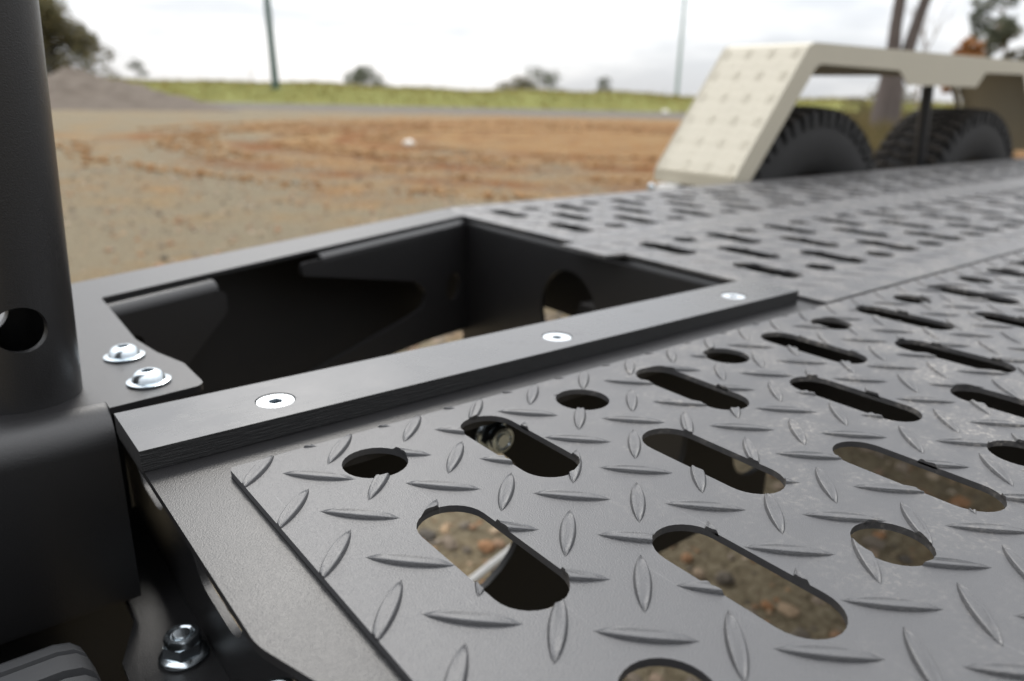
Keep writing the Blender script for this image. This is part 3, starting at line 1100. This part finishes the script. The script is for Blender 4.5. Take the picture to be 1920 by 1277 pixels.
# --- wheels
def wheel(cx, zc, R_, yi, width, parent, seed, tread_mat):
    rr = random.Random(seed)
    c = Vector((cx, yi + width / 2, zc))
    ax = (0, 1, 0)
    h = width / 2
    prof = [(R_ * 0.56, -h * 0.80), (R_ * 0.64, -h * 0.98), (R_ * 0.80, -h * 1.02), (R_ * 0.915, -h * 0.95), (R_ * 0.962, -h * 0.84), (R_ * 0.972, -h * 0.4), (R_ * 0.974, 0),
            (R_ * 0.972, h * 0.4), (R_ * 0.962, h * 0.84), (R_ * 0.915, h * 0.95), (R_ * 0.80, h * 1.02), (R_ * 0.64, h * 0.98), (R_ * 0.56, h * 0.80), (R_ * 0.55, 0)]
    w = MB().lathe(prof, c, ax, 96, close=True).build('wheel', M['rubber'], parent, 50)
    rim = MB().lathe([(R_ * 0.30, -h * 0.30), (R_ * 0.45, -h * 0.35), (R_ * 0.53, -h * 0.75), (R_ * 0.575, -h * 0.86), (R_ * 0.575, h * 0.8), (R_ * 0.3, h * 0.5)], c, ax, 48)
    rim.build('rim', M['inner'], w, 40)
    mb = MB()
    nb = 56
    for row, (a0, a1, ph) in enumerate(((-0.97, -0.52, 0), (-0.44, -0.04, 0.5), (0.04, 0.44, 0), (0.52, 0.97, 0.5))):
        for k in range(nb):
            t0 = 2 * math.pi * (k + ph) / nb
            dt = 2 * math.pi / nb * rr.uniform(0.52, 0.68)
            sk = 2 * math.pi / nb * (0.28 if row % 2 else -0.28)
            vs = []
            for rad in (R_ * 0.965, R_ * 0.994):
                for (aa, tt) in ((a0, 0), (a1, sk), (a1, sk + dt), (a0, dt)):
                    t = t0 + tt
                    r2 = rad - (R_ * 0.012 if abs(aa) > 0.9 else 0)
                    ins = 0.004 if rad > R_ * 0.98 else 0
                    vs.append(c + Vector((math.cos(t) * r2, aa * h * (1 - ins), math.sin(t) * r2)))
            mb.add(vs, [(0, 1, 2, 3), (4, 7, 6, 5), (0, 4, 5, 1), (1, 5, 6, 2), (2, 6, 7, 3), (3, 7, 4, 0)])
    o = mb.build('tread_blocks', tread_mat, w)
    o['kind'] = 'stuff'
    mb = MB()
    # shoulder lugs
    for s in (-1, 1):
        for k in range(nb):
            t0 = 2 * math.pi * (k + (0 if s < 0 else 0.5)) / nb
            dt = 2 * math.pi / nb * (0.6 if k % 2 else 0.45)
            vs = []
            for off in (0.93, 1.03):
                for (rad, tt) in ((R_ * 0.875, 0), (R_ * 0.965, 0), (R_ * 0.965, dt), (R_ * 0.875, dt)):
                    vs.append(c + Vector((math.cos(t0 + tt) * rad, s * h * (off + (0 if rad > R_ * 0.9 else 0.005)), math.sin(t0 + tt) * rad)))
            mb.add(vs, [(0, 1, 2, 3), (4, 7, 6, 5), (0, 4, 5, 1), (1, 5, 6, 2), (2, 6, 7, 3), (3, 7, 4, 0)])
    o = mb.build('shoulder_lugs', M['rubber'], w)
    o['kind'] = 'stuff'
    return w
for i, cx in enumerate((2.045, 3.125)):
    wheel(cx, GZ + 0.428, 0.428, 1.190, 0.225, T, 3 + i, M['tread'])
    MB().tube([(cx, 0.2, GZ + 0.428), (cx, 1.27, GZ + 0.428)], [0.03, 0.03], 14).build('axle', M['inner'], T, 50)

# --- jockey wheel by the front cross member: only the top of its tread shows
def jockey():
    c = Vector((-0.036, 0.3080, -0.3030))
    R_, h = 0.236, 0.062
    prof = [(0.10, -h * 0.8), (0.15, -h * 0.99), (R_ * 0.86, -h * 1.0), (R_ * 0.91, -h * 0.92), (R_ * 0.925, 0), (R_ * 0.91, h * 0.92), (R_ * 0.86, h), (0.15, h * 0.99), (0.10, h * 0.8)]
    w = MB().lathe(prof, c, (1, 0, 0), 64, close=True).build('jockey_wheel', M['small_rubber'], T, 50)
    MB().lathe([(0.03, -h * 0.5), (0.09, -h * 0.5), (0.105, -h * 0.82), (0.105, h * 0.82), (0.09, h * 0.5), (0.03, h * 0.5)], c, (1, 0, 0), 32).build('rim', M['white'], w, 40)
    nb = 42
    for k in range(nb):
        t0 = 2 * math.pi * k / nb
        dt = 2 * math.pi / nb * 0.72
        x0, x1 = -1.0, 1.0
        # rounded shoulder towards the deck
        arc = [(-1.02, 0.90), (-1.0, 0.985), (-0.9, 1.0), (0.82, 1.0), (0.95, 0.992), (1.02, 0.975), (1.06, 0.945), (1.07, 0.88)]
        vs = []
        for tt in (0, dt):
            sk = 0.0
            for (xx, rr) in arc:
                t = t0 + tt + sk
                vs.append(c + Vector((xx * h, math.cos(t) * rr * R_, math.sin(t) * rr * R_)))
        n = len(arc)
        fs = [(i, i + 1, i + 1 + n, i + n) for i in range(n - 1)] + [tuple(range(n)), tuple(reversed(range(n, 2 * n)))]
        MB().add(vs, fs).build('tread_block', M['small_rubber'], w, 40)
        if k % 2 == 0:
            a = t0 + dt * 0.5
            p = c + Vector((1.05 * h, math.cos(a) * 0.985 * R_, math.sin(a) * 0.985 * R_))
            q = p + Vector((0.001, 0.0005, 0.0028))
    MB().tube([c + Vector((-0.09, 0, 0)), c + Vector((0.075, 0, 0))], [0.009, 0.009], 12).build('axle', M['zinc'], w, 50)
    MB().box(-0.145, -0.130, 0.28, 0.54, -0.36, -0.19).build('wheel_arm', M['inner'], T)
    return w
jockey()

# ------------------------------------------------------------------ loose gravel on the ground
def ico():
    t = (1 + 5 ** 0.5) / 2
    v = [(-1, t, 0), (1, t, 0), (-1, -t, 0), (1, -t, 0), (0, -1, t), (0, 1, t), (0, -1, -t), (0, 1, -t), (t, 0, -1), (t, 0, 1), (-t, 0, -1), (-t, 0, 1)]
    f = [(0, 11, 5), (0, 5, 1), (0, 1, 7), (0, 7, 10), (0, 10, 11), (1, 5, 9), (5, 11, 4), (11, 10, 2), (10, 7, 6), (7, 1, 8), (3, 9, 4), (3, 4, 2), (3, 2, 6), (3, 6, 8), (3, 8, 9), (4, 9, 5), (2, 4, 11), (6, 2, 10), (8, 6, 7), (9, 8, 1)]
    v = [Vector(p).normalized() for p in v]
    return v, f
IV, IF = ico()
def pebbles(n, region, smin, smax, seed):
    r = random.Random(seed)
    mb = MB()
    k = 0
    while k < n:
        x = r.uniform(region[0], region[1]); y = r.uniform(region[2], region[3])
        s = smin * (smax / smin) ** (r.random() ** 2.2)
        sq = r.uniform(0.45, 0.8)
        a = r.uniform(0, 6.28)
        ca, sa = math.cos(a), math.sin(a)
        ex = r.uniform(0.7, 1.3)
        vs = []
        for v in IV:
            q = 1 + r.uniform(-0.25, 0.25)
            px, py, pz_ = v.x * s * q * ex, v.y * s * q, v.z * s * sq * q
            vs.append((x + px * ca - py * sa, y + px * sa + py * ca, GZ + s * sq * 0.35 + pz_))
        mb.add(vs, IF)
        k += 1
    return mb
mb = pebbles(7000, (0.2, 3.4, 0.2, 3.2), 0.0035, 0.022, 1)
mb2 = pebbles(11000, (-4.0, 6.5, 2.0, 9.5), 0.005, 0.024, 2)
mb.add(mb2.v, mb2.f)
g = mb.build('gravel', M['pebble'])
tag(g, 'loose mixed grey and tan gravel lying on the yard', 'gravel', kind='stuff')

def clods():
    r = random.Random(21)
    mb = MB()
    for k in range(4200):
        a = r.uniform(0, 6.283)
        band = r.choice((4.1, 5.4, 5.9, 7.1, 7.6, 8.9))
        if noise.noise(Vector((math.cos(a) * 2.2, math.sin(a) * 2.2, band))) < -0.15:
            continue
        q = band + r.gauss(0, 0.13) + 0.9 * noise.noise(Vector((math.cos(a) * 1.3, math.sin(a) * 1.3, 3.0)))
        c = at(15.5 + q * math.sin(a), 1.2 + q * math.cos(a))
        s_ = r.uniform(0.015, 0.055)
        vs = [(c.x + v.x * s_ * r.uniform(0.8, 1.4), c.y + v.y * s_ * r.uniform(0.8, 1.4), GZ + s_ * 0.3 + v.z * s_ * 0.7) for v in IV]
        mb.add(vs, IF)
    o = mb.build('clay_clods', M['clod'])
    tag(o, 'crumbled orange clay thrown up along the curved wheel tracks', 'clay', kind='stuff')
clods()

def rock(name, loc, s, label, mat, seed, cat='stone', group=None):
    r = random.Random(seed)
    bm = bmesh.new()
    bmesh.ops.create_icosphere(bm, subdivisions=3, radius=1.0)
    off = Vector((r.uniform(0, 50), r.uniform(0, 50), 0))
    for v in bm.verts:
        k = 1 + 0.35 * noise.noise(v.co * 1.3 + off) + 0.12 * noise.noise(v.co * 3.5 + off)
        v.co = Vector((v.co.x * s[0] * k, v.co.y * s[1] * k, max(v.co.z, -0.5) * s[2] * k))
    me = bpy.data.meshes.new(name)
    bm.to_mesh(me)
    bm.free()
    o = link(name, me, mat, None, 40)
    o.location = loc + Vector((0, 0, s[2] * 0.45))
    tag(o, label, cat, group)
    return o
rock('stone', at(13.0, -1.80), (0.105, 0.085, 0.07), 'large pale stone lying alone on the orange clay', M['stone'], 4)
rock('stone', at(8.5, 1.75), (0.06, 0.05, 0.04), 'small pale stone at the gravel edge of the clay beside mudguard', M['stone'], 5)
rock('stone', at(44.0, 8.3), (0.20, 0.16, 0.12), 'pale boulder at the foot of the grass bank near pole', M['stone'], 6)

# ------------------------------------------------------------------ gravel heap
def heap():
    n, m = 70, 50
    vs, fs = [], []
    for i in range(n + 1):
        for j in range(m + 1):
            u = i / n * 2 - 1
            v = j / m * 2 - 1
            x, y = u * 8.0, v * 5.0
            p = Vector((x, y, 0))
            main = max(0.0, 1.42 - 0.27 * math.hypot((x + 1.6) * 0.95, y * 1.1))
            low = max(0.0, 0.85 - 0.30 * math.hypot((x - 1.3) * 0.85, y + 0.6))
            tail = max(0.0, 0.42 - 0.22 * math.hypot((x - 3.0) * 0.7, (y + 1.2) * 1.2))
            h = max(main, low, tail)
            h = h * (1 + 0.25 * noise.noise(p * 0.9)) + (0.20 * noise.noise(p * 1.9) + 0.09 * noise.noise(p * 5)) * min(1, h * 2)
            q = at(31.0 + y, -15.9 + x, GZ + h - 0.03)
            vs.append(q)
            if i < n and j < m:
                a = i * (m + 1) + j
                fs.append((a, a + m + 1, a + m + 2, a + 1))
    o = MB().add(vs, fs).build('gravel_heap', M['heap'], None, 60)
    return tag(o, 'long grey heap of crushed rock beside the dark trees', 'gravel heap')
heap()

# ------------------------------------------------------------------ grass bank
def bank_h(rt):
    return 0.98 - 0.0085 * rt + 0.08 * math.sin(rt * 0.31) + 0.05 * math.sin(rt * 0.83 + 1)
def bank():
    vs, fs = [], []
    n, m = 260, 14
    for i in range(n + 1):
        rt = -70 + 190 * i / n
        for j in range(m + 1):
            t = j / m
            f = 46 + 26 * t
            up = min(1, t / 0.35)
            up = up * up * (3 - 2 * up)
            h = bank_h(rt) * up
            h += 0.06 * noise.noise(Vector((rt * 0.5, f * 0.5, 0)))
            vs.append(at(f, rt, GZ + h - 0.02))
            if i < n and j < m:
                a = i * (m + 1) + j
                fs.append((a, a + m + 1, a + m + 2, a + 1))
    o = MB().add(vs, fs).build('grass_bank', M['grass_soil'], None, 60)
    tag(o, kind='structure')
    r = random.Random(3)
    mb = MB()
    for k in range(26000):
        rt = r.uniform(-42, 60)
        t = r.random() ** 0.8
        f = 46.2 + 14 * t
        up = min(1, (f - 46) / 26 / 0.35)
        up = up * up * (3 - 2 * up)
        base = at(f, rt, GZ + bank_h(rt) * up - 0.04)
        clump = 0.5 + 0.5 * noise.noise(Vector((rt * 0.35, f * 0.4, 5)))
        h = r.uniform(0.10, 0.26) * (0.6 + 0.9 * clump) * (1.8 if r.random() < 0.03 else 1)
        w = r.uniform(0.02, 0.06)
        a = r.uniform(0, 6.28)
        dv = Vector((math.cos(a), math.sin(a), 0))
        lean = Vector((r.uniform(-0.5, 0.5), r.uniform(-0.5, 0.5), 0)) * h
        mb.add([base - dv * w, base + dv * w, base + dv * w * 0.6 + lean * 0.5 + Vector((0, 0, h * 0.6)), base + lean + Vector((0, 0, h))], [(0, 1, 2, 3)])
    o = mb.build('grass', M['grass'])
    tag(o, 'green and straw coloured grass covering the long bank', 'grass', kind='stuff')
M['grass_soil'] = plain('grassy_soil', (0.165, 0.168, 0.05), 0.95, 0.3, 0.6, 0.1)
bank()

# ------------------------------------------------------------------ poles
def pole(name, f, rt, z0, h, r0, r1, lean, mat, label, arm=False):
    p = at(f, rt, z0)
    e = empty(name, p)
    tag(e, label, 'pole')
    top = p + Vector((0, 0, h)) + RT * lean
    MB().tube([p - Vector((0, 0, 0.4)), p + Vector((0, 0, 0.6)) + RT * lean * 0.6 / h, top], [r0 * 1.04, r0, r1], 14).build('shaft', mat, e, 50)
    MB().tube([p - Vector((0, 0, 0.1)), p + Vector((0, 0, 0.22))], [r0 * 1.7, r0 * 1.5], 14).build('base_collar', mat, e, 50)
    c = top - Vector((0, 0, 0.5))
    mb = MB()
    a, b = RT * 1.1, FW * 0.06
    mb.tube([c - a, c + a], [0.06, 0.06], 8)
    mb.build('cross_arm', mat, e, 50)
    for s in (-0.9, -0.35, 0.35, 0.9):
        MB().tube([c + RT * s + Vector((0, 0, 0.05)), c + RT * s + Vector((0, 0, 0.28))], [0.05, 0.03], 8).build('insulator', M['white'], e, 50)
    return e

# ------------------------------------------------------------------ trees
def crown_leaves(centres, n, size, seed, flat=0.75):
    r = random.Random(seed)
    mb = MB()
    tot = sum(c[1] ** 2 for c in centres)
    for c, rad in centres:
        k = int(n * rad ** 2 / tot)
        off = Vector((r.uniform(0, 99), r.uniform(0, 99), r.uniform(0, 99)))
        for _ in range(k):
            d = Vector((r.gauss(0, 1), r.gauss(0, 1), r.gauss(0, 1)))
            if d.length < 1e-3: continue
            d.normalize()
            q = rad * (0.45 + 0.55 * r.random() ** 0.5) * (1 + 0.35 * noise.noise(d * 1.7 + off))
            p = c + Vector((d.x * q, d.y * q, d.z * q * flat))
            if noise.noise(p * (1.1 / max(rad, 0.4)) + off) < -0.12:
                continue
            s = size * r.uniform(0.5, 1.3)
            a = Vector((r.gauss(0, 1), r.gauss(0, 1), r.gauss(0, 0.7))).normalized()
            b = a.orthogonal().normalized()
            b = (b + a.cross(b) * r.uniform(-1, 1)).normalized()
            mb.add([p - a * s, p - b * s * 0.38, p + a * s, p + b * s * 0.38], [(0, 1, 2, 3)])
    return mb

def tree(name, f, rt, z0, height, spread, seed, leafm, n_leaf, leaf_size, label, bare=0.3, trunks=1, group=None, barkm=None, blobs=9, flat=0.75, leany=0.0):
    r = random.Random(seed)
    p = at(f, rt, z0)
    e = empty(name, p)
    tag(e, label, 'tree', group)
    wood = MB()
    cents = []
    for t in range(trunks):
        lean = Vector((r.uniform(-0.1, 0.1) + leany, r.uniform(-0.1, 0.1), 0)) * height
        base = p + Vector((r.uniform(-0.3, 0.3), r.uniform(-0.3, 0.3), -0.15)) * (1 if trunks > 1 else 0.2)
        pts, rad = [], []
        r0 = 0.030 * height
        for k in range(6):
            u = k / 5
            pts.append(base + Vector((0, 0, height * 0.82 * u)) + lean * u * u + Vector((r.uniform(-1, 1), r.uniform(-1, 1), 0)) * 0.015 * height)
            rad.append(r0 * (1 - 0.8 * u))
        wood.tube(pts, rad, 9)
        for b in range(blobs):
            u = bare + (1 - bare) * (b + r.random()) / blobs
            i = min(4, int(u * 5))
            o = pts[i].lerp(pts[i + 1], u * 5 - i)
            a = r.uniform(0, 6.28)
            reach = spread * (0.35 + 0.65 * r.random()) * (1.15 - 0.65 * u)
            tip = o + Vector((math.cos(a) * reach, math.sin(a) * reach, reach * r.uniform(0.05, 0.55)))
            mid = o.lerp(tip, 0.5) + Vector((0, 0, 0.08 * reach))
            wood.tube([o, mid, tip], [r0 * 0.35, r0 * 0.2, r0 * 0.06], 6)
            cents.append((tip, spread * r.uniform(0.26, 0.46)))
        cents.append((pts[5] + Vector((0, 0, height * 0.06)), spread * 0.42))
    wood.build('trunk', barkm or M['bark'], e, 60)
    crown_leaves(cents, n_leaf, leaf_size, seed + 50, flat).build('crown', leafm, e)
    return e

BT = GZ + 0.95     # top of the bank
# pixel columns converted to bearings: rt = f * tan(bearing)
def rt_at(px, f):
    c = R3 @ Vector((px - 960, 638.5 - 175, -1408.19))
    return f * (c.dot(RT) / c.dot(FW))
pole('light_pole', 52, rt_at(518, 52), GZ + 0.75, 9.5, 0.23, 0.17, -0.28, M['pole'], 'dark green pole rising from the grass bank')
pole('light_pole', 82, rt_at(1269, 82), GZ + 0.5, 12.5, 0.19, 0.13, 0.0, M['pole2'], 'slim pale grey pole behind the grass bank beside mudguard')

# dark trees behind the heap
tg = 'dark trees behind the gravel heap'
tree('bushy_tree', 46, rt_at(108, 46), GZ + 0.3, 5.4, 2.7, 11, M['leaf_olive'], 16000, 0.13, 'dense olive brown tree with rounded crown at end of the heap', 0.0, 2, tg, None, 15)
tree('bushy_tree', 47, rt_at(70, 47), GZ + 0.3, 8.2, 2.4, 12, M['leaf_olive'], 8000, 0.13, 'tall open olive tree behind the top of the heap', 0.25, 1, tg, None, 9)
tree('bushy_tree', 46, rt_at(82, 46), GZ + 0.3, 2.6, 1.8, 14, M['leaf_grey'], 3500, 0.11, 'low green bush at the back of the heap', 0.0, 2, tg, None, 8)
# small far trees on the skyline
tree('distant_tree', 150, rt_at(262, 150), GZ, 5.6, 1.9, 21, M['leaf_grey'], 1500, 0.20, 'small lone tree on skyline between dark trees and green pole', 0.5, 1, None, None, 5)
tree('distant_tree', 110, rt_at(686, 110), GZ, 3.9, 3.0, 22, M['leaf_grey'], 5000, 0.18, 'rounded grey green tree on skyline beyond the pale stone', 0.0, 2, None, None, 9)
tree('distant_tree', 120, rt_at(965, 120), GZ, 3.0, 3.2, 23, M['leaf_olive'], 4500, 0.16, 'low dark bush on skyline beside a taller open tree', 0.0, 2, None, None, 8)
tree('distant_tree', 120, rt_at(1016, 120), GZ, 4.2, 3.2, 24, M['leaf_grey'], 4500, 0.16, 'open grey green tree on skyline beside a low dark bush', 0.15, 1, None, None, 8)
tree('distant_tree', 120, rt_at(1138, 120), GZ, 3.4, 2.3, 25, M['leaf_grey'], 2500, 0.15, 'tiny tree on skyline next to the pale grey pole', 0.1, 1, None, None, 6)

def bare_tree(name, f, rt, z0, h, seed, label, r0=0.04, lean=0.0, mat='twig'):
    r = random.Random(seed)
    p = at(f, rt, z0)
    e = empty(name, p)
    tag(e, label, 'tree')
    mb = MB()
    def grow(o, d, L, rad, lev):
        pts = [o]
        for k in range(4):
            d = (d + Vector((r.uniform(-1, 1), r.uniform(-1, 1), r.uniform(-0.3, 0.5))) * 0.16).normalized()
            pts.append(pts[-1] + d * L / 4)
        mb.tube(pts, [rad, rad * 0.85, rad * 0.7, rad * 0.55, rad * 0.4], 6)
        if lev:
            for k in range(3 if lev > 1 else 4):
                u = pts[r.randint(1, 4)]
                dd = (d + Vector((r.uniform(-1, 1), r.uniform(-1, 1), r.uniform(0, 0.6))) * 0.8).normalized()
                grow(u, dd, L * r.uniform(0.45, 0.7), rad * 0.45, lev - 1)
    grow(p - Vector((0, 0, 0.1)), Vector((lean, 0, 1)).normalized(), h * 0.6, r0, 3)
    mb.build('branches', M[mat], e, 60)
    return e
bare_tree('bare_tree', 75, rt_at(475, 75), GZ + 0.4, 6.0, 31, 'leafless sapling on the bank beside the green pole', 0.035)
bare_tree('bare_tree', 24, rt_at(1725, 24), GZ, 4.2, 33, 'thin leafless sapling between forked trunk and rust coloured tree', 0.045)

# forked gum tree behind the mudguard
def gum():
    f = 16.0
    p = at(f, rt_at(1668, f), GZ)
    e = empty('gum_tree', p)
    tag(e, 'large grey gum tree with a forked trunk behind the mudguard', 'tree')
    mb = MB()
    Z = Vector((0, 0, 1))
    fk = p + Z * 1.45
    mb.tube([p - Z * 0.2, p + Z * 0.15, p + Z * 0.7, fk - Z * 0.3, fk + Z * 0.25 - RT * 0.06, fk + Z * 0.8 - RT * 0.10, fk + Z * 2.2 - RT * 0.10, fk + Z * 5.0 - RT * 0.3],
            [0.40, 0.31, 0.27, 0.24, 0.14, 0.115, 0.105, 0.07], 20)
    mb.tube([fk - Z * 0.7, fk - Z * 0.1 + RT * 0.08, fk + Z * 0.4 + RT * 0.22, fk + Z * 1.1 + RT * 0.34, fk + Z * 2.4 + RT * 0.66, fk + Z * 4.6 + RT * 1.6],
            [0.19, 0.15, 0.125, 0.105, 0.10, 0.06], 18)
    mb.build('trunk', M['bark'], e, 60)
    c = [(fk + Vector((0, 0, 5.2)) - RT * 0.4, 1.9), (fk + Vector((0, 0, 5.0)) + RT * 1.8, 1.8), (fk + Vector((0, 0, 6.6)) + RT * 0.6, 2.0)]
    crown_leaves(c, 7000, 0.10, 77).build('crown', M['leaf_grey'], e)
gum()
tree('rust_tree', 34, rt_at(1800, 34), GZ, 3.6, 1.1, 41, M['leaf_rust'], 5000, 0.10, 'small tree with rust orange leaves behind the mudguard', 0.35, 1, None, None, 6)
tree('street_tree', 38, rt_at(1822, 38), GZ, 6.4, 1.6, 42, M['leaf_grey'], 5500, 0.12, 'tall sparse grey green tree above the rust coloured one', 0.35, 1, None, M['twig'], 8)
tree('street_tree', 40, rt_at(1880, 40), GZ, 4.9, 1.5, 43, M['leaf_olive'], 7500, 0.12, 'denser green tree beside the rust coloured one', 0.2, 1, None, M['twig'], 9)
tree('street_tree', 44, rt_at(1950, 44), GZ, 5.2, 1.7, 44, M['leaf_grey'], 3000, 0.10, 'green tree at far end behind the mudguard', 0.2, 1, None, M['twig'], 8)

# scrub seen between the wheels
def scrub():
    r = random.Random(9)
    mb = MB()
    for k in range(14000):
        f = r.uniform(11, 30)
        rt = rt_at(r.gauss(1690, 75), f)
        base = at(f, rt, GZ - 0.02)
        n = 0.5 + 0.5 * noise.noise(base * 0.5)
        h = r.uniform(0.18, 0.6) * (0.4 + 1.2 * n)
        a = r.uniform(0, 6.28)
        w = r.uniform(0.012, 0.03)
        dv = Vector((math.cos(a), math.sin(a), 0))
        lean = Vector((r.uniform(-1, 1), r.uniform(-1, 1), 0)) * h * 0.45
        mb.add([base - dv * w, base + dv * w, base + lean + Vector((0, 0, h))], [(0, 1, 2)])
    o = mb.build('scrub', M['grass_dark'])
    tag(o, 'rough olive grass growing round the foot of the gum tree', 'grass', kind='stuff')
scrub()

tree('shrub', 30, rt_at(1665, 30), GZ, 1.5, 1.35, 61, M['leaf_olive'], 5000, 0.07, 'low olive shrub beyond the gum tree, seen under the mudguard', 0.0, 2, None, M['twig'], 8)
